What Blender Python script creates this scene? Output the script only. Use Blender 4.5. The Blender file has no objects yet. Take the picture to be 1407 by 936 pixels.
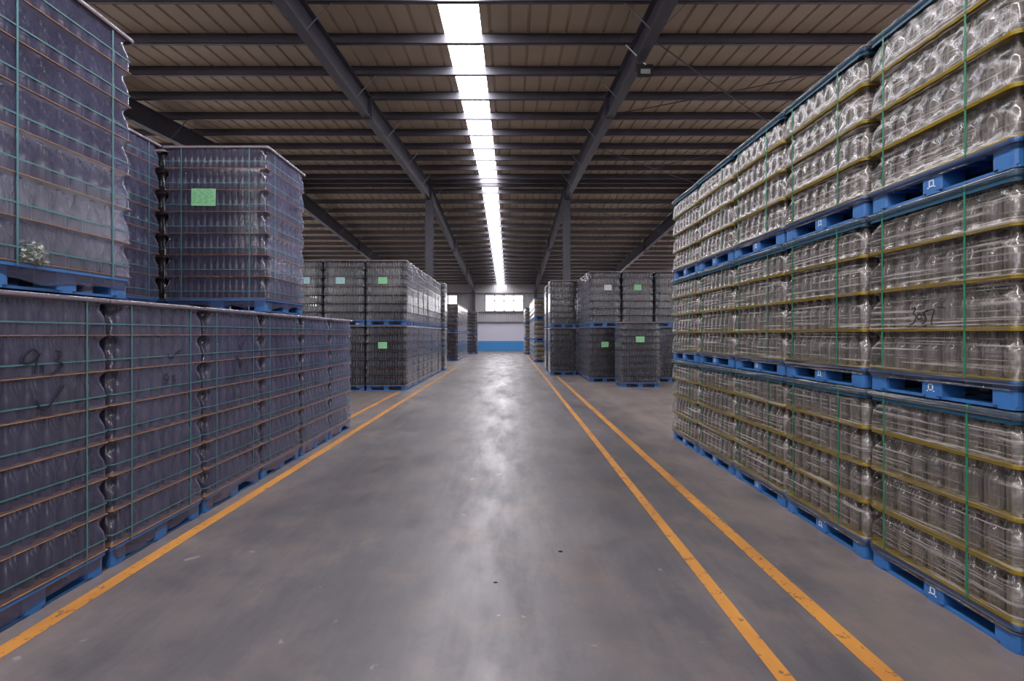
import bpy, math, random
from mathutils import Vector, noise
scene = bpy.context.scene
C = scene.collection
PI = math.pi
F = 690.0            # focal length in pixels of the 1407 px wide frame
EYE = 1.6

# ------------------------------------------------------------------ camera
cam_d = bpy.data.cameras.new('camera')
cam_d.sensor_width = 36.0
cam_d.lens = 36.0 * F / 1407.0
cam_d.shift_x = 2.5 / 1407.0
cam_d.shift_y = -9.0 / 1407.0
cam_d.clip_end = 200
cam_d.clip_start = 0.05
cam = bpy.data.objects.new('camera', cam_d)
cam.location = (0, 0, EYE)
cam.rotation_euler = (PI / 2, 0, 0)
C.objects.link(cam)
scene.camera = cam

# ------------------------------------------------------------------ world, exposure, light levels
scene.view_settings.view_transform = 'Standard'
scene.view_settings.look = 'None'
scene.view_settings.gamma = 1.0
scene.view_settings.use_curve_mapping = False
scene.view_settings.exposure = 0.0
SKYLIGHT = 27.0       # strength of the translucent roof strips
WINDOW = 16.0        # strength of the daylit window panes
w = bpy.data.worlds.new('world')
scene.world = w
w.use_nodes = True
w.node_tree.nodes['Background'].inputs[0].default_value = (0.75, 0.82, 1.0, 1)
w.node_tree.nodes['Background'].inputs[1].default_value = 1.0
scene.cycles.max_bounces = 7
scene.cycles.diffuse_bounces = 4
scene.cycles.glossy_bounces = 3
scene.cycles.transmission_bounces = 3
scene.cycles.transparent_max_bounces = 16
scene.cycles.caustics_reflective = False
scene.cycles.caustics_refractive = False
scene.cycles.sample_clamp_indirect = 4.0

# ------------------------------------------------------------------ materials
def srgb(r, g, b):
    f = lambda c: (c / 255.0 / 12.92) if c / 255.0 <= 0.04045 else ((c / 255.0 + 0.055) / 1.055) ** 2.4
    return (f(r), f(g), f(b), 1.0)

class NT:
    def __init__(s, name):
        s.m = bpy.data.materials.new(name)
        s.m.use_nodes = True
        s.t = s.m.node_tree
        s.t.nodes.clear()
        s.out = s.t.nodes.new('ShaderNodeOutputMaterial')
    def n(s, typ, **kw):
        nd = s.t.nodes.new('ShaderNode' + typ)
        for k, v in kw.items():
            if k.startswith('i_'):
                nd.inputs[k[2:].replace('_', ' ')].default_value = v
            else:
                setattr(nd, k, v)
        return nd
    def l(s, a, b):
        s.t.links.new(a, b)
    def coords(s, scale=(1, 1, 1), per_object=False, rot=(0, 0, 0)):
        tc = s.n('TexCoord')
        mp = s.n('Mapping')
        mp.inputs['Scale'].default_value = scale
        mp.inputs['Rotation'].default_value = rot
        if per_object:
            oi = s.n('ObjectInfo')
            ml = s.n('VectorMath', operation='SCALE')
            cb = s.n('CombineXYZ')
            s.l(oi.outputs['Random'], cb.inputs[0]); s.l(oi.outputs['Random'], cb.inputs[1]); s.l(oi.outputs['Random'], cb.inputs[2])
            s.l(cb.outputs[0], ml.inputs[0]); ml.inputs['Scale'].default_value = 37.0
            ad = s.n('VectorMath', operation='ADD')
            s.l(tc.outputs['Object'], ad.inputs[0]); s.l(ml.outputs[0], ad.inputs[1])
            s.l(ad.outputs[0], mp.inputs['Vector'])
        else:
            s.l(tc.outputs['Object'], mp.inputs['Vector'])
        return mp.outputs[0]
    def noise(s, vec, scale, detail=3.0, rough=0.5):
        nz = s.n('TexNoise')
        nz.inputs['Scale'].default_value = scale
        nz.inputs['Detail'].default_value = detail
        nz.inputs['Roughness'].default_value = rough
        s.l(vec, nz.inputs['Vector'])
        return nz.outputs['Fac']
    def remap(s, v, a, b, c, d):
        r = s.n('MapRange')
        r.inputs[1].default_value = a; r.inputs[2].default_value = b
        r.inputs[3].default_value = c; r.inputs[4].default_value = d
        s.l(v, r.inputs[0])
        return r.outputs[0]
    def math(s, op, a, b):
        m = s.n('Math', operation=op)
        for i, v in enumerate((a, b)):
            if isinstance(v, (int, float)): m.inputs[i].default_value = v
            else: s.l(v, m.inputs[i])
        return m.outputs[0]
    def mixc(s, fac, a, b):
        m = s.n('Mix', data_type='RGBA')
        if isinstance(fac, (int, float)): m.inputs[0].default_value = fac
        else: s.l(fac, m.inputs[0])
        for i, v in ((6, a), (7, b)):
            if isinstance(v, tuple): m.inputs[i].default_value = v
            else: s.l(v, m.inputs[i])
        return m.outputs[2]
    def mixs(s, fac, a, b):
        m = s.n('MixShader')
        if isinstance(fac, (int, float)): m.inputs[0].default_value = fac
        else: s.l(fac, m.inputs[0])
        s.l(a, m.inputs[1]); s.l(b, m.inputs[2])
        return m.outputs[0]
    def bump(s, h, strength, dist=0.01):
        b = s.n('Bump')
        b.inputs['Strength'].default_value = strength
        b.inputs['Distance'].default_value = dist
        s.l(h, b.inputs['Height'])
        return b.outputs[0]
    def done(s, sh):
        s.l(sh, s.out.inputs['Surface'])
        return s.m

def simple(name, col, rough=0.5, metal=0.0, spec=0.5, var=0.12, scale=6.0, bump=0.0):
    q = NT(name)
    v = q.coords(per_object=True)
    nz = q.noise(v, scale, 4.0, 0.6)
    f = q.remap(nz, 0.3, 0.7, 1.0 - var, 1.0 + var)
    h = q.n('HueSaturation'); h.inputs['Color'].default_value = col
    q.l(f, h.inputs['Value'])
    p = q.n('BsdfPrincipled')
    q.l(h.outputs[0], p.inputs['Base Color'])
    p.inputs['Roughness'].default_value = rough
    p.inputs['Metallic'].default_value = metal
    p.inputs['Specular IOR Level'].default_value = spec
    if bump: q.l(q.bump(nz, bump), p.inputs['Normal'])
    return q.done(p.outputs[0])

def emit(name, col, strength):
    q = NT(name)
    e = q.n('Emission'); e.inputs[0].default_value = col; e.inputs[1].default_value = strength
    return q.done(e.outputs[0])

def film(name, veil_col, veil, streak, gloss_rough, bump_strength, gain=1.0, stretch=(1, 1, 1), streak_scale=10.0, rot=(0, 0, 0), graze=2.0, blotch=1.0, line_bump=0.3):
    """thin plastic film: see-through, a little milky, glossy and wrinkled"""
    q = NT(name)
    vec = q.coords(per_object=True)
    vs = q.coords(scale=stretch, per_object=True, rot=rot)
    blot = q.noise(vec, 2.2, 4.0, 0.6)
    lines = q.noise(vs, streak_scale, 4.0, 0.65)
    wr = q.noise(vec, 9.0, 5.0, 0.6)
    fac = q.math('ADD', q.remap(blot, 0.35, 0.7, veil * 0.75, veil * 1.3), q.remap(lines, 0.53, 0.63, 0.0, streak))
    lwt = q.n('LayerWeight'); lwt.inputs[0].default_value = 0.5
    gz = q.math('ADD', 0.55, q.math('MULTIPLY', q.math('POWER', lwt.outputs['Facing'], 2.0), graze))
    cl0 = q.n('Clamp'); q.l(q.math('MULTIPLY', fac, gz), cl0.inputs[0]); cl0.inputs['Max'].default_value = 0.9
    fac = cl0.outputs[0]
    ht = q.math('ADD', q.math('MULTIPLY', wr, blotch), q.math('MULTIPLY', lines, line_bump))
    nrm = q.bump(ht, bump_strength, 0.02)
    tr = q.n('BsdfTransparent'); tr.inputs[0].default_value = (0.93, 0.93, 0.95, 1)
    df = q.n('BsdfDiffuse'); df.inputs[0].default_value = veil_col
    tl = q.n('BsdfTranslucent'); tl.inputs[0].default_value = veil_col
    q.l(nrm, df.inputs['Normal'])
    body = q.mixs(fac, tr.outputs[0], q.mixs(0.25, df.outputs[0], tl.outputs[0]))
    gl = q.n('BsdfGlossy'); gl.inputs['Roughness'].default_value = gloss_rough
    gl.inputs[0].default_value = (1, 1, 1, 1)
    q.l(nrm, gl.inputs['Normal'])
    fr = q.n('Fresnel'); fr.inputs['IOR'].default_value = 1.5
    q.l(nrm, fr.inputs['Normal'])
    fg = q.math('MULTIPLY', fr.outputs[0], gain)
    cl = q.n('Clamp'); q.l(fg, cl.inputs[0]); cl.inputs['Max'].default_value = 0.85
    return q.done(q.mixs(cl.outputs[0], body, gl.outputs[0]))

def bottle_glass(name, tint, body, see, rough=0.12):
    q = NT(name)
    lw = q.n('LayerWeight'); lw.inputs[0].default_value = 0.35
    tr = q.n('BsdfTransparent'); tr.inputs[0].default_value = tint
    p = q.n('BsdfPrincipled'); p.inputs['Base Color'].default_value = body
    p.inputs['Roughness'].default_value = rough
    p.inputs['Specular IOR Level'].default_value = 0.9
    f = q.remap(lw.outputs['Facing'], 0.0, 0.8, 1.0 - see, 1.0)
    gl = q.n('BsdfGlossy'); gl.inputs['Roughness'].default_value = rough; gl.inputs[0].default_value = (1, 1, 1, 1)
    fr = q.n('Fresnel'); fr.inputs['IOR'].default_value = 1.6
    g = q.math('MINIMUM', q.math('MULTIPLY', fr.outputs[0], 1.6), 0.8)
    return q.done(q.mixs(g, q.mixs(f, tr.outputs[0], p.outputs[0]), gl.outputs[0]))

M = {}
M['dark_bottle'] = simple('dark bottle glass', srgb(48, 39, 48), 0.28, 0, 1.0, 0.1, 3.0)
M['clear_bottle'] = bottle_glass('clear bottle glass', (0.93, 0.92, 0.90, 1), srgb(178, 168, 157), 0.64, 0.14)
M['film_dark'] = film('shrink film over dark bottles', srgb(160, 160, 208), 0.175, 0.05, 0.20, 0.07, 1.0, (1, 1, 0.35), 14.0, graze=2.6)
M['film_mid'] = film('taut shrink film', srgb(186, 178, 214), 0.05, 0.02, 0.23, 0.02, 1.0, (1, 1, 0.35), 14.0, graze=4.0)
M['film_clear'] = film('stretch film over clear bottles', srgb(216, 208, 202), 0.06, 0.68, 0.25, 0.09, 0.75, (0.13, 0.13, 9.0), 9.0, (0.04, 0.06, 0), graze=0.8, blotch=0.35, line_bump=0.15)
M['sheet_brown'] = simple('brown layer board', srgb(186, 136, 78), 0.7)
M['top_board'] = simple('pale top board', srgb(168, 148, 140), 0.6)
M['pallet'] = simple('blue pallet plastic', srgb(50, 104, 164), 0.42, 0, 0.5, 0.14, 8.0, 0.05)
M['strap_teal'] = simple('teal strapping', srgb(72, 118, 124), 0.45)
M['strap_green'] = simple('green strapping', srgb(20, 122, 84), 0.4)
M['ink'] = simple('marker ink', srgb(16, 16, 26), 0.6)
M['label_green'] = simple('green paper', srgb(140, 205, 150), 0.7, var=0.04)
M['label_blue'] = simple('pale blue paper', srgb(168, 205, 212), 0.7, var=0.04)
M['label_white'] = simple('off white paper', srgb(206, 204, 206), 0.7, var=0.04)
M['print'] = simple('printed text', srgb(70, 105, 85), 0.7)
M['white_mark'] = simple('white print', srgb(215, 222, 230), 0.6)
M['steel'] = simple('grey painted steel', srgb(64, 63, 73), 0.45, 0.0, 0.5, 0.15, 2.0)
M['galv'] = simple('galvanised purlin steel', srgb(88, 86, 94), 0.42, 0.2, 0.5, 0.15, 2.0)
M['black'] = simple('black cast housing', srgb(24, 24, 28), 0.4)
M['lamp_glass'] = simple('floodlight glass', srgb(130, 138, 132), 0.25)
M['frame_white'] = simple('white window frame', srgb(214, 214, 220), 0.4)
M['crumb'] = simple('dark crumb', srgb(40, 32, 28), 0.8)
M['skylight'] = emit('translucent roof panel', (0.97, 0.95, 1.0, 1), SKYLIGHT)
M['pane'] = emit('daylit frosted pane', (1.0, 0.95, 0.98, 1), WINDOW)
M['pane_far'] = emit('daylit frosted pane of the far wall', (1.0, 0.95, 0.98, 1), WINDOW * 0.36)
M['torn'] = film('torn crumpled film', srgb(112, 124, 98), 0.35, 0.2, 0.5, 0.4, 0.18)

def sheet_tinted(name, col, alpha):
    q = NT(name)
    tr = q.n('BsdfTransparent'); tr.inputs[0].default_value = tuple(0.4 + 0.6 * c for c in col[:3]) + (1,)
    p = q.n('BsdfPrincipled'); p.inputs['Base Color'].default_value = col
    p.inputs['Roughness'].default_value = 0.3
    return q.done(q.mixs(alpha, tr.outputs[0], p.outputs[0]))
M['sheet_yellow'] = sheet_tinted('translucent yellow layer sheet', srgb(196, 166, 16), 0.88)
M['sheet_teal'] = sheet_tinted('translucent blue green top sheet', srgb(36, 92, 122), 0.62)

def floor_mat():
    q = NT('worn polished concrete')
    v = q.coords()
    vl = q.coords(scale=(1.0, 0.22, 1.0))
    big = q.noise(v, 0.35, 5.0, 0.6)
    tracks = q.noise(vl, 2.2, 6.0, 0.65)
    fine = q.noise(v, 22.0, 5.0, 0.7)
    c1 = q.mixc(q.remap(big, 0.35, 0.65, 0, 1), srgb(76, 73, 77), srgb(104, 98, 99))
    c2 = q.mixc(q.remap(tracks, 0.42, 0.62, 0, 0.8), c1, srgb(66, 64, 69))
    c3 = q.mixc(q.remap(fine, 0.62, 0.8, 0, 0.30), c2, srgb(150, 143, 138))
    p = q.n('BsdfPrincipled')
    mid = q.noise(v, 1.7, 7.0, 0.72)
    c4 = q.mixc(q.remap(mid, 0.5, 0.66, 0, 0.6), c3, srgb(112, 99, 92))
    c5 = q.mixc(q.remap(mid, 0.46, 0.34, 0, 0.6), c4, srgb(62, 60, 64))
    tc = q.n('TexCoord'); sx = q.n('SeparateXYZ'); q.l(tc.outputs['Object'], sx.inputs[0])
    edge = q.math('ADD', q.remap(sx.outputs[0], 1.7, 2.5, 0, .75), q.remap(sx.outputs[0], -2.0, -2.8, 0, .6))
    dust = q.math('MULTIPLY', edge, q.remap(mid, 0.3, 0.6, 0.3, 1.0))
    c6 = q.mixc(dust, c5, srgb(132, 118, 112))
    chip = q.noise(v, 5.5, 3.0, 0.55)
    c7 = q.mixc(q.remap(chip, 0.70, 0.73, 0, 0.45), c6, srgb(160, 150, 146))
    q.l(c7, p.inputs['Base Color'])
    r = q.math('ADD', q.remap(big, 0.3, 0.7, 0.38, 0.50), q.remap(tracks, 0.38, 0.62, -0.08, 0.10))
    q.l(r, p.inputs['Roughness'])
    p.inputs['Specular IOR Level'].default_value = 0.8
    q.l(q.bump(q.math('ADD', tracks, q.math('MULTIPLY', fine, 0.25)), 0.12, 0.01), p.inputs['Normal'])
    return q.done(p.outputs[0])
M['floor'] = floor_mat()

def paint_mat():
    q = NT('worn yellow floor paint')
    v = q.coords()
    a = q.noise(v, 13.0, 6.0, 0.75)
    b = q.noise(q.coords(scale=(1, 0.3, 1)), 4.0, 4.0, 0.6)
    col = q.mixc(q.remap(b, 0.3, 0.7, 0, 1), srgb(196, 136, 60), srgb(164, 110, 52))
    p = q.n('BsdfPrincipled'); q.l(col, p.inputs['Base Color']); p.inputs['Roughness'].default_value = 0.5
    tr = q.n('BsdfTransparent')
    return q.done(q.mixs(q.remap(a, 0.575, 0.63, 0, 0.9), p.outputs[0], tr.outputs[0]))
M['paint'] = paint_mat()

def lower_wall_mat():
    q = NT('painted wall, blue dado under white')
    tc = q.n('TexCoord'); sx = q.n('SeparateXYZ'); q.l(tc.outputs['Object'], sx.inputs[0])
    st = q.n('Math', operation='GREATER_THAN'); q.l(sx.outputs[2], st.inputs[0]); st.inputs[1].default_value = 0.93
    col = q.mixc(st.outputs[0], srgb(66, 142, 206), srgb(206, 204, 220))
    p = q.n('BsdfPrincipled'); q.l(col, p.inputs['Base Color']); p.inputs['Roughness'].default_value = 0.55
    return q.done(p.outputs[0])
M['wall_low'] = lower_wall_mat()
M['cladding'] = simple('grey wall cladding', srgb(170, 168, 172), 0.55, var=0.05, scale=1.0)
M['roof'] = simple('beige roof sheeting', srgb(184, 172, 150), 0.5, var=0.10, scale=0.6)

# ------------------------------------------------------------------ mesh helpers
class MB:
    def __init__(s):
        s.v = []; s.f = []; s.smooth = []
    def add(s, vs, fs, smooth=False):
        o = len(s.v)
        s.v += [tuple(p) for p in vs]
        s.f += [tuple(i + o for i in f) for f in fs]
        s.smooth += [smooth] * len(fs)
        return s
    def box(s, x0, x1, y0, y1, z0, z1):
        vs = [(x, y, z) for z in (z0, z1) for y in (y0, y1) for x in (x0, x1)]
        fs = [(0, 2, 3, 1), (4, 5, 7, 6), (0, 1, 5, 4), (2, 6, 7, 3), (0, 4, 6, 2), (1, 3, 7, 5)]
        return s.add(vs, fs)
    def rbox(s, x0, x1, y0, y1, z0, z1, r, n=3):
        pts = []
        for cx, cy, a0 in ((x1 - r, y1 - r, 0), (x0 + r, y1 - r, 90), (x0 + r, y0 + r, 180), (x1 - r, y0 + r, 270)):
            for k in range(n + 1):
                a = math.radians(a0 + 90.0 * k / n)
                pts.append((cx + r * math.cos(a), cy + r * math.sin(a)))
        m = len(pts)
        vs = [(x, y, z0) for x, y in pts] + [(x, y, z1) for x, y in pts]
        fs = [(i, (i + 1) % m, m + (i + 1) % m, m + i) for i in range(m)]
        fs.append(tuple(range(m - 1, -1, -1))); fs.append(tuple(range(m, 2 * m)))
        return s.add(vs, fs)
    def bar(s, a, b, wd, th=None):
        """a straight bar of rectangular section from a to b"""
        th = th or wd
        a = Vector(a); b = Vector(b); d = (b - a).normalized()
        up = Vector((0, 0, 1)) if abs(d.z) < 0.95 else Vector((1, 0, 0))
        sx = d.cross(up).normalized() * wd / 2; sy = d.cross(sx).normalized() * th / 2
        vs = [p + i * sx + j * sy for p in (a, b) for i, j in ((-1, -1), (1, -1), (1, 1), (-1, 1))]
        fs = [(0, 1, 5, 4), (1, 2, 6, 5), (2, 3, 7, 6), (3, 0, 4, 7), (3, 2, 1, 0), (4, 5, 6, 7)]
        return s.add(vs, fs)
    def mesh(s, name, mat):
        me = bpy.data.meshes.new(name)
        me.from_pydata(s.v, [], s.f)
        me.polygons.foreach_set('use_smooth', s.smooth)
        if mat: me.materials.append(mat)
        me.update()
        return me

def obj(name, me, parent=None, loc=(0, 0, 0)):
    o = bpy.data.objects.new(name, me)
    o.location = loc
    if parent: o.parent = parent
    C.objects.link(o)
    return o
def struct(name, mb, mat, parent=None):
    o = obj(name, mb.mesh(name, mat), parent)
    if parent is None: o['kind'] = 'structure'
    return o
def tag(o, label, cat, group=None):
    o['label'] = label; o['category'] = cat
    if group: o['group'] = group
    return o

# ------------------------------------------------------------------ the hall
XL, XR = -27.4, 26.4
YN, YB, YR = -4.8, 47.8, 21.5          # near wall, back wall, ridge
def roof_z(y): return 8.18 - 0.069 * abs(y - YR)
BEAM_X = [-3.46 + 5.87 * k for k in (-4, -3, -2, -1, 0, 1, 2, 3, 4)]
STRIPS = [(-24.6, -23.2), (-19.9, -18.6), (-1.25, -0.55), (13.4, 14.9), (19.6, 21.1)]  # left pair is unseen, added as a light source for the clear row

struct('floor', MB().box(XL, XR, YN, YB, -0.2, 0.0), M['floor'])

def roof_sheet(y0, y1):
    mb = MB()
    edges = [XL] + [e for s_ in STRIPS for e in s_] + [XR]
    for i in range(0, len(edges), 2):
        a, b = edges[i], edges[i + 1]
        n = max(1, round((b - a) / 0.36)); p = (b - a) / n
        prof = [(a, 0.0)]
        for k in range(n):
            x = a + k * p
            prof += [(x + 0.5 * p - 0.035, 0), (x + 0.5 * p - 0.015, 0.035), (x + 0.5 * p + 0.015, 0.035), (x + 0.5 * p + 0.035, 0)]
        prof.append((b, 0.0))
        vs = []; fs = []
        for (x, dz) in prof:
            vs += [(x, y0, roof_z(y0) + dz), (x, y1, roof_z(y1) + dz)]
        for k in range(len(prof) - 1):
            fs.append((2 * k, 2 * k + 1, 2 * k + 3, 2 * k + 2))
        mb.add(vs, fs)
    # outer skin above so that no light leaks through
    return mb
struct('ceiling', roof_sheet(YN, YR), M['roof'])
struct('ceiling', roof_sheet(YR, YB), M['roof'])
wn = 1
for (a, b) in STRIPS:
    for (y0, y1) in ((YN, YR - 0.12), (YR + 0.12, YB)):
        mb = MB()
        mb.add([(a, y0, roof_z(y0) + .01), (b, y0, roof_z(y0) + .01), (b, y1, roof_z(y1) + .01), (a, y1, roof_z(y1) + .01)], [(0, 1, 2, 3)])
        struct('window_%d' % wn, mb, M['skylight']); wn += 1
# ridge cap over the gap of the strips
struct('trim_1', MB().box(XL, XR, YR - 0.13, YR + 0.13, 8.19, 8.23), M['roof'])

# purlins
PURL = [9.62 + 1.35 * k for k in range(-10, 9)] + [21.22]
PURL = [y for y in PURL if y > YN + 0.1]
PURL += [2 * YR - y for y in PURL]
for y in sorted(PURL):
    t = roof_z(y) - 0.004
    mb = MB()
    mb.box(XL, XR, y - 0.004, y + 0.004, t - 0.19, t)
    mb.box(XL, XR, y - 0.004, y + 0.066, t - 0.008, t)
    mb.box(XL, XR, y - 0.004, y + 0.066, t - 0.19, t - 0.182)
    mb.box(XL, XR, y + 0.060, y + 0.066, t - 0.19, t - 0.17)
    struct('roof_purlin', mb, M['galv'])

# rafters along the view, columns under the ridge
def beam_bottom(y):
    return 7.33 - (0.054 * (YR - y) if y < YR else 0.067 * (y - YR))
def beam_top(y): return roof_z(y) - 0.196
for bx in BEAM_X:
    mb = MB()
    for (y0, y1) in ((YN, YR), (YR, YB)):
        for (hw, f0, f1) in ((0.006, None, None), (0.10, 'b', None), (0.10, None, 't')):
            def zz(y):
                if f0: return beam_bottom(y), beam_bottom(y) + 0.016
                if f1: return beam_top(y) - 0.014, beam_top(y)
                return beam_bottom(y), beam_top(y)
            a0, a1 = zz(y0); b0, b1 = zz(y1)
            vs = [(bx - hw, y0, a0), (bx + hw, y0, a0), (bx - hw, y0, a1), (bx + hw, y0, a1),
                  (bx - hw, y1, b0), (bx + hw, y1, b0), (bx - hw, y1, b1), (bx + hw, y1, b1)]
            mb.add(vs, [(0, 2, 3, 1), (4, 5, 7, 6), (0, 1, 5, 4), (2, 6, 7, 3), (0, 4, 6, 2), (1, 3, 7, 5)])
    # bolted splice plates
    for y in (12.2, 30.8, YR - 0.01, 39.5, 3.5):
        mb.box(bx - 0.11, bx + 0.11, y - 0.02, y + 0.02, beam_bottom(y) - 0.03, beam_top(y))
    b = struct('roof_beam', mb, M['steel'])
    if -16 < bx < 15:
        k = 8.27 - 2.7 * 4
        while k < YB - 0.5:
            if k > YN + .3:
                br = MB()
                br.bar((bx + 0.09, k + 0.03, beam_bottom(k) + 0.03), (bx + 0.56, k + 0.03, roof_z(k) - 0.15), 0.032, 0.006)
                br.bar((bx - 0.09, k + 0.03, beam_bottom(k) + 0.03), (bx - 0.56, k + 0.03, roof_z(k) - 0.15), 0.032, 0.006)
                o = obj('brace', br.mesh('brace', M['galv']), b)
            k += 2.7
    zc = beam_bottom(YR) - 0.02
    mb = MB()
    mb.box(bx - 0.15, bx + 0.15, YR - 0.15, YR - 0.138, 0.0, zc)
    mb.box(bx - 0.15, bx + 0.15, YR + 0.138, YR + 0.15, 0.0, zc)
    mb.box(bx - 0.005, bx + 0.005, YR - 0.14, YR + 0.14, 0.0, zc)
    mb.box(bx - 0.16, bx + 0.16, YR - 0.165, YR + 0.165, 0.0, 0.02)
    mb.box(bx - 0.16, bx + 0.16, YR - 0.165, YR + 0.165, zc - 0.02, zc)
    struct('steel_column', mb, M['steel'])
    mb = MB()
    zc = beam_bottom(YB - .3)
    mb.box(bx - 0.14, bx + 0.14, YB - 0.42, YB - 0.40, 0, zc); mb.box(bx - 0.14, bx + 0.14, YB - 0.14, YB - 0.12, 0, zc)
    mb.box(bx - 0.006, bx + 0.006, YB - 0.41, YB - 0.13, 0, zc)
    struct('steel_column', mb, M['steel'])

# cross bracing rods in the bay beside the floodlight
def rod(a, b, nm='bracing_rod'):
    mb = MB()
    n = 6
    a = Vector(a); b = Vector(b)
    for i in range(n):
        p, q = a.lerp(b, i / n), a.lerp(b, (i + 1) / n)
        p = p - Vector((0, 0, 0.05 * math.sin(PI * i / n))); q = q - Vector((0, 0, 0.05 * math.sin(PI * (i + 1) / n)))
        mb.bar(p, q, 0.018)
    struct(nm, mb, M['steel'])
bxr = BEAM_X[5]; bxr2 = BEAM_X[6]
for (ya, yb) in ((12.8, 9.05), (8.9, 14.6), (20.6, 14.0), (15.2, 20.9), (28.0, 22.2), (22.4, 28.2)):
    rod((bxr + .02, ya, roof_z(ya) - 0.42), (bxr2 - .02, yb, roof_z(yb) - 0.42))
bxl = BEAM_X[3]; bxl2 = BEAM_X[2]
for (ya, yb) in ((12.8, 9.05), (8.9, 14.6)):
    rod((bxl - .02, ya, roof_z(ya) - 0.42), (bxl2 + .02, yb, roof_z(yb) - 0.42))

# end walls: masonry with blue dado, ribbed cladding above with high windows
WIN = [(-2.37 - 6.2 * 3, -2.37 - 6.2 * 3 + 3.61), (-2.37 - 6.2 * 2, -2.37 - 6.2 * 2 + 3.61), (-8.62, -5.02), (-2.37, 1.24), (3.6, 7.2), (9.6, 13.2), (15.6, 19.2)]
def ribbed(a, b, z0, z1, y, dirn):
    n = max(1, round((b - a) / 0.2)); p = (b - a) / n
    prof = [(a, 0)]
    for k in range(n):
        x = a + k * p
        prof += [(x + .3 * p, 0), (x + .4 * p, .025), (x + .6 * p, .025), (x + .7 * p, 0)]
    prof.append((b, 0))
    vs = []; fs = []
    for (x, d) in prof: vs += [(x, y + dirn * d, z0), (x, y + dirn * d, z1)]
    for k in range(len(prof) - 1): fs.append((2 * k, 2 * k + 1, 2 * k + 3, 2 * k + 2))
    return vs, fs
for (nm, y, dirn, WZ0, WZ1) in (('wall_back', YB, -1, 3.75, 5.31), ('wall_front', YN, 1, 4.45, 6.05)):
    mb = MB(); mb.box(XL, XR, min(y, y - dirn * .24), max(y, y - dirn * .24), 0, 2.67)
    struct(nm, mb, M['wall_low'])
    mb = MB()
    xs = [XL] + [e for w_ in WIN for e in w_] + [XR]
    for i in range(0, len(xs), 2): mb.add(*ribbed(xs[i], xs[i + 1], WZ0, WZ1, y, dirn))
    mb.add(*ribbed(XL, XR, 2.67, WZ0, y, dirn)); mb.add(*ribbed(XL, XR, WZ1, 6.42, y, dirn))
    struct(nm, mb, M['cladding'])
    for (a, b) in WIN:
        mb = MB()
        fy0, fy1 = sorted((y + dirn * .06, y - dirn * .04))
        for (p0, p1, q0, q1) in ((a, b, WZ0, WZ0 + .07), (a, b, WZ1 - .07, WZ1), (a, a + .06, WZ0, WZ1), (b - .06, b, WZ0, WZ1),
                                 (a, b, WZ1 - .58, WZ1 - .50), *[(a + (b - a) * k / 4 - .065, a + (b - a) * k / 4 + .065, WZ0, WZ1) for k in (1, 2, 3)]):
            mb.box(p0, p1, fy0, fy1, q0, q1)
        f = struct('window_%d' % wn, mb, M['frame_white']); wn += 1
        py = y - dirn * .02
        obj('pane', MB().add([(a, py, WZ0), (b, py, WZ0), (b, py, WZ1), (a, py, WZ1)], [(0, 1, 2, 3)]).mesh('pane', M['pane'] if dirn > 0 else M['pane_far']), f)
    for z in (2.70, WZ0 - .09, WZ1 + .15):       # wall girts
        struct('wall_girt', MB().box(XL, XR, min(y + dirn * .04, y + dirn * .12), max(y + dirn * .04, y + dirn * .12), z - .05, z + .05), M['galv'])
for (nm, x, d) in (('wall_left', XL, -1), ('wall_right', XR, 1)):
    mb = MB(); x0, x1 = sorted((x, x + d * .2))
    mb.add([(x, YN, 0), (x, YB, 0), (x, YB, 6.35), (x, YR, 8.2), (x, YN, 6.35)], [(0, 1, 2, 3, 4)])
    struct(nm, mb, M['cladding'])

# painted lines
def stripe(n, x, y0, y1, wdt=0.10, drift=0.0):
    mb = MB(); k = 60; vs = []; fs = []
    rnd = random.Random(n)
    for i in range(k + 1):
        t = i / k; y = y0 + (y1 - y0) * t
        e = 0.004 * (rnd.random() - .5)
        xx = x + drift * t
        vs += [(xx - wdt / 2 + e, y, .0015), (xx + wdt / 2 + e, y, .0015)]
    for i in range(k): fs.append((2 * i, 2 * i + 1, 2 * i + 3, 2 * i + 2))
    mb.add(vs, fs)
    struct('trim_%d' % n, mb, M['paint'])
stripe(2, 1.275, -2.0, 40.0, .085)
stripe(3, 1.765, -2.0, 19.0, .10)
stripe(4, -2.56, -2.0, 24.0, .10)
stripe(5, -3.07, 8.75, 14.0, .09)

# ------------------------------------------------------------------ bottles
def lathe(profile, seg):
    vs = []; fs = []
    n = len(profile)
    for (r, z) in profile:
        for k in range(seg):
            a = 2 * PI * k / seg
            vs.append((r * math.cos(a), r * math.sin(a), z))
    for i in range(n - 1):
        for k in range(seg):
            k2 = (k + 1) % seg
            fs.append((i * seg + k, i * seg + k2, (i + 1) * seg + k2, (i + 1) * seg + k))
    fs.append(tuple(range(seg - 1, -1, -1))); fs.append(tuple((n - 1) * seg + k for k in range(seg)))
    return vs, fs
def bottle_profile(kind, H):
    R = 0.0345
    if kind == 'dark':
        p = [(.86, 0), (1, .03), (1, .50), (.95, .57), (.66, .69), (.44, .79), (.38, .93), (.44, .94), (.44, 1.0)]
    else:
        p = [(.86, 0), (1, .03), (1, .56), (.93, .62), (.62, .71), (.42, .79), (.38, .93), (.46, .94), (.46, 1.0)]
    return [(R * a, H * b) for a, b in p]
def bottle_geo(kind, H, seg, low=False):
    p = bottle_profile(kind, H)
    if low: p = [p[0], p[2], p[4], p[5], p[8]]
    return lathe(p, seg)
PITCH = 0.0710
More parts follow.
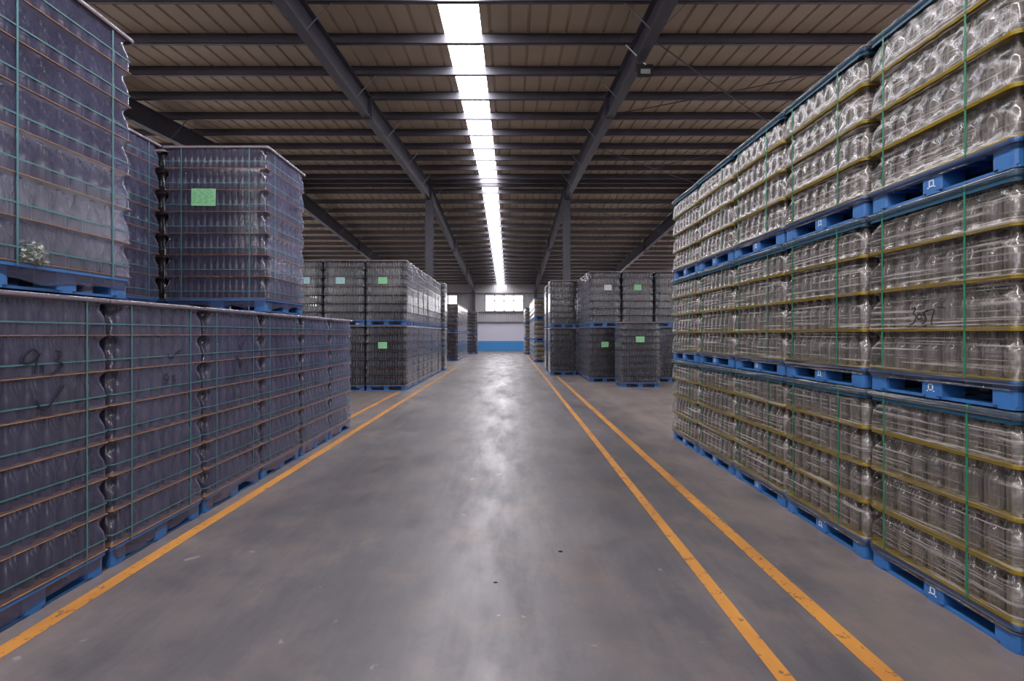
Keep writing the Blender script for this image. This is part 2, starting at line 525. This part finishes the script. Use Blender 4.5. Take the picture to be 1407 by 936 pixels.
def hexgrid(W, D):
    """rows along x, stacked along y, offset alternately"""
    ry = PITCH * .866
    ny = int((D - PITCH) / ry) + 1
    nx = int((W - PITCH * 1.5) / PITCH) + 1
    y0 = -(ny - 1) * ry / 2
    g = []
    for j in range(ny):
        off = (-.25 if j % 2 == 0 else .25) * PITCH
        for i in range(nx):
            g.append((i, j, (i - (nx - 1) / 2) * PITCH + off, y0 + j * ry))
    return g, nx, ny

# ------------------------------------------------------------------ film
PROF_DARK = [(0.0, 0.002, .012, 0.0), (.05, .003, .034, .35), (.28, .002, .036, .3), (.48, .003, .042, .4), (.60, .0035, .070, .8),
             (.72, .004, .100, 1.0), (.84, .004, .100, 1.0), (.93, .0035, .060, .7)]
PROF_CLEAR = [(0.0, 0.0, .045, 0.1), (.05, .008, .05, .7), (.30, .010, .05, .8), (.52, .012, .060, .9), (.64, .017, .10, 1.2),
              (.76, .024, .135, 1.4), (.87, .022, .125, 1.2), (.95, .010, .08, .7)]
def film_mesh(name, W, D, n, lh, base, prof, scal, seed, hi, mat, skirt, off, lip, ragged):
    rnd = random.Random(seed)
    lv = []
    for i in range(n):
        for (t, pull, r, sc) in (prof if hi else [(p[0], p[1], p[2] if p[2] < .05 else .03 + p[2] * .35, 0) for k, p in enumerate(prof) if k in (0, 1, 3, 5, 7)]):
            lv.append((base + (i + t) * lh, pull, r, sc))
    top = base + n * lh
    lv.append((top - .03, .003 - lip * .3, .03, 0.0))
    lv.append((top - .012, -lip, .02, 0.0))
    lv.append((top + .004, -lip, .02, 0.0))
    lv.append((top + .009, .012, .03, 0.0))
    # skirt down over the pallet
    sk = [(base - .02, .006, .03, .1), (base - .055, .012, .045, .0), (base - skirt, .014, .045, .0)]
    lv = sk[::-1] + lv
    nsx = int(W / PITCH) * 4 if hi else 6
    nsy = int(D / (PITCH * 1.732)) * 6 if hi else 6
    nc = 5 if hi else 3
    ox = rnd.random() * 50
    vs = []; m = 0
    for li, (z, pull, r, sc) in enumerate(lv):
        hx, hy = W / 2 + off - pull, D / 2 + off - pull
        ring = []
        for side in range(4):
            ang = side * PI / 2              # outward normal direction: +x, +y, -x, -y
            alongy = side % 2 == 0
            hn, hs = (hx, hy) if alongy else (hy, hx)
            ns = nsy if alongy else nsx
            pit = PITCH * 1.732 if alongy else PITCH
            nx_, ny_ = math.cos(ang), math.sin(ang)
            tx, ty = -ny_, nx_
            for k in range(ns + 1):
                s_ = -(hs - r) + 2 * (hs - r) * k / ns
                sca = scal * sc * (.5 - .5 * math.cos(2 * PI * (s_ + (PITCH * .433 if alongy else PITCH * .25)) / pit)) if hi else 0
                wob = noise.noise(Vector((s_ * 2.3 + ox + side * 7, z * 2.1, ox))) * .008 if hi else noise.noise(Vector((s_ * 2 + ox + side * 7, z * 2, ox))) * .003
                if pull <= 0.002: wob *= .2
                wob = min(wob, .6 * max(pull, 0)) if pull > .006 else wob * .25
                h = hn - sca + wob
                zz = z
                if li == 0: zz = max(.012, z + ragged * noise.noise(Vector((s_ * 4 + ox + side * 3, ox, 1.7)))) 
                ring.append((nx_ * h + tx * s_, ny_ * h + ty * s_, zz))
            cx_, cy_ = nx_ * (hn - r) + tx * (hs - r), ny_ * (hn - r) + ty * (hs - r)
            for k in range(1, nc):
                a = ang + (PI / 2) * k / nc
                ring.append((cx_ + r * math.cos(a), cy_ + r * math.sin(a), z))
        m = len(ring)
        vs += ring
    fs = []
    for li in range(len(lv) - 1):
        for k in range(m):
            k2 = (k + 1) % m
            fs.append((li * m + k, li * m + k2, (li + 1) * m + k2, (li + 1) * m + k))
    fs.append(tuple((len(lv) - 1) * m + k for k in range(m)))
    mb = MB(); mb.add(vs, fs, True)
    return mb.mesh(name, mat)

def pallet_mesh(W, D):
    mb = MB()
    a, b = W / 2, D / 2
    mb.rbox(-a, a, -b, b, .122, .150, .03)
    e = .012
    bw, bd = .15, .14
    for ix, cx in enumerate((-a + bw / 2 + e, 0, a - bw / 2 - e)):
        for iy, cy in enumerate((-b + bd / 2 + e, 0, b - bd / 2 - e)):
            mb.rbox(cx - bw / 2, cx + bw / 2, cy - bd / 2, cy + bd / 2, .016, .124, .03 if (ix != 1 and iy != 1) else .012)
    for cy in (-b + .07, 0, b - .07): mb.rbox(-a + e, a - e, cy - .05, cy + .05, 0, .018, .02)
    for cx in (-a + .075, 0, a - .075): mb.rbox(cx - .05, cx + .05, -b + e, b - e, 0.001, .017, .02)
    k = -a + .2
    while k < a - .18:
        mb.box(k, k + .010, -b + .03, b - .03, .098, .123); k += .09
    for cy in (-b + .2, -b + .3, b - .2, b - .3): mb.box(-a + .03, a - .03, cy, cy + .010, .098, .123)
    return mb.mesh('pallet', M['pallet'])

def strap_vertical(across, pos, W, D, top, low, mat, wd=.014, lift=.0055):
    """loop over the load; across='x' runs over the top from -x to +x at y=pos"""
    mb = MB(); t = .0015
    h = (W if across == 'x' else D) / 2 + lift
    pts = [(-h, low), (-h, top + .0115), (-h + .02, top + .0135), (h - .02, top + .0135), (h, top + .0115), (h, low)]
    for (p, q) in zip(pts[:-1], pts[1:]):
        A = (p[0], pos, p[1]) if across == 'x' else (pos, p[0], p[1])
        B = (q[0], pos, q[1]) if across == 'x' else (pos, q[0], q[1])
        n_ = Vector((-(q[1] - p[1]), q[0] - p[0])).normalized() * t
        lat = (0, wd / 2, 0) if across == 'x' else (wd / 2, 0, 0)
        nn = (n_.x, 0, n_.y) if across == 'x' else (0, n_.x, n_.y)
        A = Vector(A); B = Vector(B); L = Vector(lat); N = Vector(nn)
        vs = [A - L, A + L, B + L, B - L, A - L + N, A + L + N, B + L + N, B - L + N]
        mb.add(vs, [(0, 1, 2, 3), (7, 6, 5, 4), (0, 4, 5, 1), (1, 5, 6, 2), (2, 6, 7, 3), (3, 7, 4, 0)])
    return mb.mesh('strap', mat)
def strap_ring(W, D, z, mat, wd=.013):
    mb = MB(); r = .03; n = 4
    out = []
    for off in (0.004, .0055):
        pts = []
        a, b = W / 2 + off, D / 2 + off
        for cx, cy, a0 in ((a - r, b - r, 0), (-a + r, b - r, 90), (-a + r, -b + r, 180), (a - r, -b + r, 270)):
            for k in range(n + 1):
                t = math.radians(a0 + 90 * k / n); pts.append((cx + r * math.cos(t), cy + r * math.sin(t)))
        out.append(pts)
    m = len(out[0]); vs = []
    for pts in out:
        vs += [(x, y, z - wd / 2) for x, y in pts] + [(x, y, z + wd / 2) for x, y in pts]
    fs = []
    for k in range(m):
        k2 = (k + 1) % m
        fs += [(2 * m + k, 2 * m + k2, 3 * m + k2, 3 * m + k), (m + k, m + k2, k2, k), (m + k, 3 * m + k, 3 * m + k2, m + k2), (k, k2, 2 * m + k2, 2 * m + k)]
    mb.add(vs, fs)
    return mb.mesh('strap', mat)

# ------------------------------------------------------------------ one wrapped pallet of bottles, per kind
BASE = .15
def rim(mb, W, D, r, z0, z1, t=.003, n=5):
    rings = []
    for o_ in (0.0, t):
        a, b, q = W / 2 - o_, D / 2 - o_, r - o_
        pts = []
        for cx, cy, a0 in ((a - q, b - q, 0), (-a + q, b - q, 90), (-a + q, -b + q, 180), (a - q, -b + q, 270)):
            for k in range(n + 1):
                t_ = math.radians(a0 + 90 * k / n); pts.append((cx + q * math.cos(t_), cy + q * math.sin(t_)))
        rings.append(pts)
    m = len(rings[0])
    vs = [(x, y, z) for pts in rings for z in (z0, z1) for x, y in pts]
    fs = []
    for k in range(m):
        k2 = (k + 1) % m
        fs += [(k, k2, m + k2, m + k), (3 * m + k, 3 * m + k2, 2 * m + k2, 2 * m + k), (2 * m + k, 2 * m + k2, k2, k), (m + k, m + k2, 3 * m + k2, 3 * m + k)]
    mb.add(vs, fs)

class Kind:
    """all meshes of a kind of load; every load is an Empty with its own copies of the parts"""
    def __init__(s, W, D, n, lh, glass, level, face=None, fmat=None, seeds=(1,)):
        s.W, s.D, s.n, s.lh, s.glass, s.level, s.face = W, D, n, lh, glass, level, face
        s.top = BASE + n * lh
        dark = glass == 'dark'
        s.pallet = pallet_mesh(W, D)
        hi = level == 'near'
        fm = fmat or (M['film_dark'] if dark else M['film_clear'])
        s.films = [film_mesh('film_wrap', W, D, n, lh, BASE, PROF_DARK if dark else PROF_CLEAR, .0012 if dark else .007,
                             sd, hi, fm, .095 if dark else .05, .004 if dark else .010, .014 if (dark and hi) else 0.0, .05 if (dark and hi) else .02) for sd in seeds]
        H = lh - .006
        g, nx, ny = hexgrid(W - .02, D - .02)
        s.nx, s.ny = nx, ny
        bm = M['dark_bottle'] if dark else M['clear_bottle']
        mb = MB(); mb.add(*bottle_geo(glass, H, 14), smooth=True)
        s.bottle = mb.mesh('bottle', bm)
        s.single = []
        rest = MB()
        geo = bottle_geo(glass, H, 8 if level != 'near' else 10, low=(level != 'near'))
        depth = 3 if (not dark) else 2
        if level == 'far': depth = 1 if dark else 2
        for L in range(n):
            z = BASE + L * lh + .004
            for (i, j, x, y) in g:
                edge = min(i, nx - 1 - i, j, ny - 1 - j)
                single = False
                if level == 'near':
                    if face == '+x' and i == nx - 1 and j < 14 and n == 7: single = True
                    if face == '-x' and i == 0: single = True
                    if face == '-y' and j == 0 and i >= nx - 14: single = True
                if single: s.single.append((x, y, z)); continue
                if edge < depth:
                    rest.add([(a + x, b + y, c + z) for a, b, c in geo[0]], geo[1], True)
        s.rest = rest.mesh('bottle_layers', bm)
        # layer sheets
        th = .0015 if level == 'near' else .0014
        ex = .0045 if level == 'near' else 0.0
        mb = MB(); mb.rbox(-W / 2 - ex, W / 2 + ex, -D / 2 - ex, D / 2 + ex, -th, th, .010)
        s.sheet = mb.mesh('layer_sheet', M['sheet_brown'] if dark else M['sheet_yellow'])
        if not dark:                      # plastic sheets with a turned-down rim
            pts = MB()
            pts.rbox(-W / 2, W / 2, -D / 2, D / 2, -.0025, .0025, .045, 5)
            rim(pts, W, D, .045, -.014, .008)
            s.sheet = pts.mesh('layer_sheet', M['sheet_yellow'])
        mb = MB()
        e = .012 if (dark and hi) else 0
        mb.rbox(-W / 2 - e, W / 2 + e, -D / 2 - e, D / 2 + e, -.003, .003, .018 if dark else .05, 5)
        rim(mb, W + 2 * e, D + 2 * e, .018 if dark else .05, -.022 if dark else -.055, .0)
        s.topsheet = mb.mesh('top_sheet', M['top_board'] if dark else M['sheet_teal'])
        s.straps = []
        if level != 'far':
            sm = M['strap_teal'] if dark else M['strap_green']
            if dark:
                for i in range(n): s.straps.append(strap_ring(W, D, BASE + (i + .32) * lh, sm, .009 if level == 'near' else .005))
                for p in (-.33, .33):
                    s.straps.append(strap_vertical('x', p * D, W, D, s.top, .125, sm, .011 if level == 'near' else .006))
                    s.straps.append(strap_vertical('y', p * W, W, D, s.top, .125, sm, .011 if level == 'near' else .006))
            else:
                for p in (-.23, .36): s.straps.append(strap_vertical('x', p * D, W, D, s.top, .13, sm, .011, .001))
    count = 0
    def place(s, x, y, z, label, group, rot=0.0, seed=None):
        r = bpy.data.objects.new('wrapped_bottle_pallet', None)
        C.objects.link(r)
        r.location = (x, y, z); r.rotation_euler = (0, 0, rot)
        tag(r, label, 'pallet', group)
        def part(nm, me, loc=(0, 0, 0)):
            o = bpy.data.objects.new(nm, me); o.parent = r; o.location = loc; C.objects.link(o); return o
        part('pallet', s.pallet)
        Kind.count += 1
        part('film_wrap', s.films[Kind.count % len(s.films)])
        b = part('bottle_layers', s.rest); b['kind'] = 'stuff'
        for i in range(s.n): part('layer_sheet', s.sheet, (0, 0, BASE + i * s.lh + .001))
        part('top_sheet', s.topsheet, (0, 0, s.top + .001))
        for me in s.straps: part('strap', me)
        for p in s.single: part('bottle', s.bottle, p)
        return r

def paper(root, k, x, z, mat, wd=.24, ht=.17, tilt=0.0):
    """a printed paper label on the load's camera-facing end"""
    mb = MB()
    mb.box(-wd / 2, wd / 2, -.0015, .0, -ht / 2, ht / 2)
    o = obj('paper_label', mb.mesh('paper_label', mat), root, (x, -k.D / 2 - .008, z))
    o.rotation_euler = (0, tilt, 0)
    tx = MB(); rnd = random.Random(int(z * 1000))
    for i in range(8):
        zz = ht / 2 - .02 - i * (ht - .035) / 8
        x0 = -wd / 2 + .015; 
        while x0 < wd / 2 - .05:
            l = rnd.uniform(.015, .05)
            tx.box(x0, min(x0 + l, wd / 2 - .015), -.0022, -.0016, zz - .0022, zz + .0022); x0 += l + rnd.uniform(.006, .05)
    obj('printed_lines', tx.mesh('printed_lines', M['print']), o)
    return o

def strokes(root, name, lines, X, side, wd=.006):
    """marker strokes; lines are lists of world (y, z) points on the plane x = X"""
    mb = MB()
    off = .003 * side
    for ln in lines:
        # smooth the polyline a little
        pts = [Vector((X, y, z)) for y, z in ln]
        sm = [pts[0]]
        for i in range(len(pts) - 1):
            p0 = pts[max(i - 1, 0)]; p1 = pts[i]; p2 = pts[i + 1]; p3 = pts[min(i + 2, len(pts) - 1)]
            for t in (.25, .5, .75, 1.0):
                sm.append(.5 * ((2 * p1) + (p2 - p0) * t + (2 * p0 - 5 * p1 + 4 * p2 - p3) * t * t + (3 * p1 - p0 - 3 * p2 + p3) * t ** 3))
        for a, b in zip(sm[:-1], sm[1:]):
            if (b - a).length > 1e-5: mb.bar(a, b, wd, .0012) if abs((b - a).normalized().z) > .95 else mb.bar(a, b, .0015, wd)
    me = mb.mesh(name, M['ink'])
    o = obj(name, me)
    o.parent = root
    o.matrix_parent_inverse = (root.matrix_basis).inverted()
    return o
def facepts(X, pts, ox, oy, sc):
    """measured points of handwriting -> (y, z) on the wall of film at x = X"""
    out = []
    for (u, v) in pts:
        px, py = ox + u / sc, oy + v / sc
        y = X * F / (px - 701.0)
        out.append((y, EYE - (py - 459.0) * y / F))
    return out

K_DN = Kind(1.16, 1.0, 7, .24, 'dark', 'near', '+x', seeds=(3, 8, 15))
K_DF = Kind(1.14, 1.0, 7, .24, 'dark', 'near', '-y', seeds=(5,))
K_CN = Kind(1.16, 1.035, 4, .2625, 'clear', 'near', '-x', seeds=(21, 22, 23))
K_CS = Kind(1.16, 1.035, 4, .2625, 'clear', 'mid', seeds=(31,))
K_DM = Kind(1.15, .872, 7, .24, 'dark', 'mid', fmat=M['film_mid'], seeds=(41, 42))
K_DT = Kind(1.02, 1.18, 7, .24, 'dark', 'mid', fmat=M['film_mid'], seeds=(51, 52))
K_D9 = Kind(1.15, .92, 9, .20, 'dark', 'mid', fmat=M['film_mid'], seeds=(61,))
K_DR = Kind(1.10, 1.0, 6, .255, 'dark', 'far', fmat=M['film_mid'], seeds=(71,))
K_CR = Kind(1.10, 1.0, 4, .2625, 'clear', 'far', fmat=M['film_mid'], seeds=(81,))

ORD = ['first', 'second', 'third', 'fourth', 'fifth', 'sixth', 'seventh', 'eighth', 'ninth', 'tenth']
rj = random.Random(4)
def jit(a=.008): return rj.uniform(-a, a)
TIER = K_DN.top

# ---- near row on the dark bottle side of the aisle
LX = -2.71 - .58
left = []
g = 'dark bottle pallets along the near aisle edge'
notes = ['with 9.3 and a tick written on its film', 'with a tick over faint 93 on its film', 'with a big tick high on its film', '', '', 'at the far end of the row']
for i in range(6):
    lab = 'floor level dark bottle pallet, %s from the camera along the yellow line%s' % (ORD[i], (', ' + notes[i]) if notes[i] else '')
    lab = ' '.join(lab.split()[:16]) if len(lab.split()) > 16 else lab
    left.append(K_DN.place(LX + (jit() if i > 2 else 0), 2.88 + 1.04 * i, 0, lab, g, jit(.006) if i > 2 else 0))
names_low = ['wrapped dark bottle pallet on the floor marked 9.3 and a tick',
             'wrapped dark bottle pallet on the floor with tick above small faint 93',
             'third floor pallet of the near dark row, tick written near its top',
             'fourth floor pallet of the near dark row, directly under the green-labelled upper pallet',
             'fifth floor pallet of the near dark row, nothing stacked on it',
             'last and farthest floor pallet of the near dark row, open end towards hall']
for o, n_ in zip(left, names_low): o['label'] = n_
upA = K_DN.place(LX + .03, 3.05, TIER + .017, 'upper dark bottle pallet above the 9.3 pallet, torn film at its base', 'upper dark bottle pallets', .006)
upB = K_DF.place(-2.69 - .57, 6.06, TIER + .017, 'upper dark bottle pallet showing its end face with a green paper label', 'upper dark bottle pallets', 0)
upC = K_DN.place(-3.86 - .58, 5.03, TIER + .017, 'set-back upper dark bottle pallet between the torn-film and green-labelled ones', 'upper dark bottle pallets', 0)
upD = K_DM.place(-3.88 - .58, 4.03, TIER + .017, 'set-back upper dark bottle pallet right behind the torn-film pallet', 'upper dark bottle pallets', 0)
lowC = K_DM.place(LX - 1.205, 5.03, 0, 'second-row floor pallet under the set-back upper one, behind third pallet', 'second row dark pallets', 0)
lowD = K_DM.place(LX - 1.205, 4.00, 0, 'second-row floor pallet behind the one with faint 93', 'second row dark pallets', 0)
upE = K_DM.place(-3.88 - .58, 6.10, TIER + .017, 'set-back upper dark bottle pallet behind the green-labelled one, added to block the bright gap', 'upper dark bottle pallets', 0)  # added load, keeps a bright roof strip from showing through the gap
lowE = K_DM.place(LX - 1.205, 6.08, 0, 'second-row floor pallet behind the fourth one of the near dark row', 'second row dark pallets', 0)  # unseen, added to carry the gap-blocking load above
paper(upB, K_DF, -.13, 1.265, M['label_green'], .27, .19, .01)

FX = -2.71 + .008
def S(pts, ox, oy, sc, X=FX): return facepts(X, pts, ox, oy, sc)
strokes(left[0], 'handwritten_mark', [
    S([(350, 175), (320, 140), (280, 150), (235, 190), (212, 240), (230, 265), (280, 258), (330, 225), (360, 180), (368, 170)], 0, 460, 6.687),
    S([(368, 170), (345, 220), (330, 290), (318, 360)], 0, 460, 6.687),
    S([(398, 275), (398, 355)], 0, 460, 6.687),
    S([(510, 155), (545, 150), (565, 175), (545, 215), (515, 240), (550, 255), (580, 268), (575, 295), (530, 330), (470, 370)], 0, 460, 6.687),
    S([(335, 605), (360, 660), (400, 695), (440, 670), (500, 590), (590, 465)], 0, 460, 6.687)], FX, 1, .010)
strokes(left[1], 'handwritten_mark', [
    S([(155, 115), (170, 165), (200, 160), (240, 110), (290, 85)], 210, 470, 7.4),
    S([(155, 330), (125, 340), (120, 375), (150, 385), (165, 345), (150, 400), (125, 430)], 210, 470, 7.4),
    S([(195, 350), (225, 345), (215, 375), (230, 385), (210, 430)], 210, 470, 7.4)], FX, 1, .008)
strokes(left[2], 'handwritten_mark', [
    S([(870, 20), (885, 65), (930, -5)], 210, 470, 7.4),
    S([(875, 140), (850, 150), (850, 175), (875, 170), (870, 190)], 210, 470, 7.4),
    S([(880, 205), (910, 210), (885, 230), (905, 245)], 210, 470, 7.4)], FX, 1, .010)
strokes(upB, 'handwritten_mark', [
    S([(1110, 380), (1130, 310), (1145, 350)], 270, 230, 8.793, -2.68), S([(1150, 380), (1165, 320), (1170, 385)], 270, 230, 8.793, -2.68),
    S([(1110, 470), (1130, 500), (1240, 495)], 270, 230, 8.793, -2.68)], -2.68, 1, .007)

# torn crumpled film hanging at the base of the upper pallet
def crumple(root, x, y, z, s_, seed):
    rnd = random.Random(seed); mb = MB()
    for q in range(9):
        n = 7; cx, cy, cz = (rnd.uniform(-.02, .03), rnd.uniform(-.07, .09) * s_, rnd.uniform(-.05, .07) * s_)
        ax = rnd.uniform(.02, .05) * s_; ay = rnd.uniform(.05, .11) * s_
        vs = []; fs = []
        o = rnd.random() * 30
        for i in range(n):
            for j in range(n):
                u, v = i / (n - 1) - .5, j / (n - 1) - .5
                d = noise.noise_vector(Vector((u * 4 + o, v * 4, o))) * .045 * s_
                vs.append((cx + d.x + .6 * ax * u, cy + ay * u * 1.6 + d.y, cz + ay * v * 1.4 + d.z))
        for i in range(n - 1):
            for j in range(n - 1): fs.append((i * n + j, i * n + j + 1, (i + 1) * n + j + 1, (i + 1) * n + j))
        mb.add(vs, fs)
    return obj('torn_film', mb.mesh('torn_film', M['torn']), root, (x, y, z))
crumple(upA, .592, -.27, .20, .55, 5)
crumple(upA, .592, -.20, .155, .3, 9)

# ---- clear bottle row, five stacks seen, three tiers
RX = 2.5 + .58
TC = K_CN.top
tn = ['floor tier', 'middle tier', 'top tier']
RS = []
for i in range(5):
    for t in range(3):
        lab = 'wrapped clear bottle pallet, %s of the %s full stack from the camera end' % (tn[t], ORD[i])
        if i == 0 and t == 1: lab = 'wrapped clear bottle pallet with 3057 written on its film, middle tier'
        if i == 4: lab = 'wrapped clear bottle pallet, %s of the farthest stack in the clear row' % tn[t]
        r = K_CN.place(RX + (jit(.012) if (i, t) != (0, 1) else 0), 3.0 + 1.0633 * i, t * (TC + .017), lab, 'clear bottle pallets stacked three high', jit(.005) if (i, t) != (0, 1) else 0)
        RS.append(r)
        mk = MB()
        for (a, b, c, d) in ((-.018, .018, .03, .036), (-.018, .018, -.004, .002), (-.018, -.012, -.004, .036), (.012, .018, -.004, .036), (-.028, -.018, -.01, -.004), (.018, .028, -.01, -.004)):
            mk.box(-.0015, 0, a, b, c, d)
        obj('printed_mark', mk.mesh('printed_mark', M['white_mark']), r, (-K_CN.W / 2 + .0115, 0, .05))
for t in range(3):
    K_CS.place(RX + .02, 3.0 - 1.0633, t * (TC + .017), 'clear bottle pallet cut by the frame edge, %s, nearest the camera' % tn[t], 'clear bottle pallets cut by the frame edge', 0)
X3 = 2.5 - .013
strokes(RS[1], 'handwritten_mark', [
    S([(525, 140), (560, 135), (540, 175), (560, 195), (545, 250), (510, 262)], 1160, 400, 5.696, X3),
    S([(580, 175), (570, 200), (575, 220), (600, 215), (600, 185), (580, 175)], 1160, 400, 5.696, X3),
    S([(655, 150), (625, 165), (620, 190), (640, 210), (630, 245), (605, 255)], 1160, 400, 5.696, X3),
    S([(640, 160), (700, 145), (690, 200), (680, 265)], 1160, 400, 5.696, X3),
    S([(730, 130), (790, 128)], 1160, 400, 5.696, X3)], X3, -1, .008)

# ---- long dark block further along, two tiers
MX = -2.92 - .575
T2 = K_DM.top + .017
tt = ['lower tier', 'upper tier']
for t in range(2):
    for c in range(3):
        col = ['aisle-side stack', 'second in from the aisle', 'third in from the aisle'][c]
        r = K_DM.place(MX - 1.19 * c, 14.15 + .442, t * T2, 'dark bottle pallet, %s, %s, front of long block' % (tt[t], col), 'dark pallets of the long block', 0)
        if t == 1 or c == 0:
            mat = M['label_green'] if c == 0 else M['label_blue']
            paper(r, K_DM, -.10 if c < 2 else .1, 1.26 if t else 1.28, mat, .25, .18, 0)
    for j in range(1, 8):
        K_DM.place(MX + jit(.012), 14.592 + .893 * j, t * T2, 'dark bottle pallet, %s, %s row back along the long block' % (tt[t], ORD[j]), 'dark pallets of the long block', jit(.006))
K_DM.place(MX + .08, 22.15, 0, 'lower dark bottle pallet closing the far end of the long block', 'dark pallets of the long block')
K_D9.place(MX + .08, 22.15, T2, 'taller upper dark bottle pallet closing the far end of the long block', 'dark pallets of the long block')

# ---- smaller blocks towards the back wall, dark side
T6 = K_DR.top + .017
for t in range(2):
    for j in range(6):
        K_DR.place(-3.1 - .55, 30.3 + 1.15 * j, t * T6, 'small distant dark bottle pallet, %s, %s row of the block behind the long one' % (tt[t], ORD[j]), 'dark pallets in the distant block')
K_DR.place(-2.62 - .55, 40.4, 0, 'brownish lone distant pallet on the floor near the blue wall', 'pallets by the back wall')
K_DR.place(-2.62 - .55, 40.4, T6, 'dark pallet stacked on the brownish one near the blue wall', 'pallets by the back wall')

# ---- far side of the aisle beyond the clear row
r = K_D9.place(3.32 + .575, 14.98 + .46, 0, 'single low dark bottle pallet with a green label, standing in front of the others', None)
paper(r, K_D9, -.02, 1.44, M['label_green'], .25, .17)

for t in range(2):
    for c in range(3):
        col = ['aisle-side stack', 'second stack in', 'third stack in, half hidden by clear row'][c]
        r = K_DT.place(2.64 + .51 + 1.09 * c, 16.7 + .59, t * T2, 'dark bottle pallet turned sideways, %s, %s' % (tt[t], col), 'dark pallets turned sideways')
        if (t, c) in ((1, 0), (1, 1), (0, 0)):
            paper(r, K_DT, {(1, 0): .10, (1, 1): .0, (0, 0): .0}[(t, c)], 1.30 if t else 1.25, M['label_white'] if (t, c) == (1, 0) else M['label_green'], .24, .18)
    for j in (1, 2):
        K_DT.place(2.64 + .51, 17.29 + 1.24 * j, t * T2, 'dark bottle pallet turned sideways, %s, %s row behind its corner stack' % (tt[t], ORD[j]), 'dark pallets turned sideways')
    for j in range(2):
        K_DT.place(1.56 + .51, 19.5 + .59 + 2.19 * j, t * T2, 'dark bottle pallet jutting onto the yellow lines, %s, %s' % (tt[t], ['front of the pair', 'rear of the pair'][j]), 'dark pallets over the yellow lines')
TR = K_CR.top + .017
for t in range(3):
    for j in range(6):
        K_CR.place(1.36 + .55, 28.8 + 1.15 * j, t * TR, 'distant clear bottle pallet, %s, %s row of the block past the yellow lines' % (tn[t], ORD[j]), 'distant clear bottle pallets')
    for j in range(4):
        K_CR.place(1.16 + .55, 39.5 + 1.2 * j, t * TR, 'farthest clear bottle pallet beside the blue dado, %s, %s row' % (tn[t], ORD[j]), 'farthest clear bottle pallets')

# ------------------------------------------------------------------ floodlight on the roof beam
fl = bpy.data.objects.new('floodlight', None); C.objects.link(fl)
fx = BEAM_X[5] + .05
fl.location = (fx + .06, 9.40, 6.60 - .10)
tag(fl, 'small black floodlight bracketed to the underside of a roof beam', 'floodlight')
mb = MB(); mb.box(-.13, .13, -.02, .05, -.07, .07); mb.box(-.145, .145, -.035, -.02, -.085, .085)
for k in range(7): mb.box(-.12 + k * .036, -.112 + k * .036, .05, .08, -.06, .06)
obj('housing', mb.mesh('housing', M['black']), fl)
obj('lamp_glass', MB().box(-.085, .095, -.038, -.034, -.045, .045).mesh('lamp_glass', M['lamp_glass']), fl)
mb = MB(); mb.bar((-.155, .01, 0), (-.155, .01, .14), .03, .006); mb.bar((.155, .01, 0), (.155, .01, .14), .03, .006); mb.bar((-.155, .01, .14), (.155, .01, .14), .006, .03)
obj('bracket', mb.mesh('bracket', M['black']), fl)
mb = MB(); mb.bar((.02, 0, .14), (-.36, -.02, .50), .018)
obj('conduit', mb.mesh('conduit', M['frame_white']), fl)

# ------------------------------------------------------------------ crumbs on the floor
def lump(x, y, s_, label):
    vs, fs = lathe([(.4, 0), (1, .25), (.9, .6), (.4, .9)], 9)
    vs = [(a * s_ * 1.3 + .2 * s_ * noise.noise(Vector((a * 3, b * 3, x * 9))), b * s_ * .7, c * s_ * .6) for a, b, c in vs]
    mb = MB(); mb.add(vs, fs, True)
    o = obj('floor_crumb', mb.mesh('floor_crumb', M['crumb']), None, (x, y, 0))
    tag(o, label, 'debris')
lump(.37, 3.69, .014, 'dark crumb on the aisle floor nearer the yellow lines')
lump(-.094, 3.23, .011, 'smaller dark crumb on the open middle of the aisle floor')
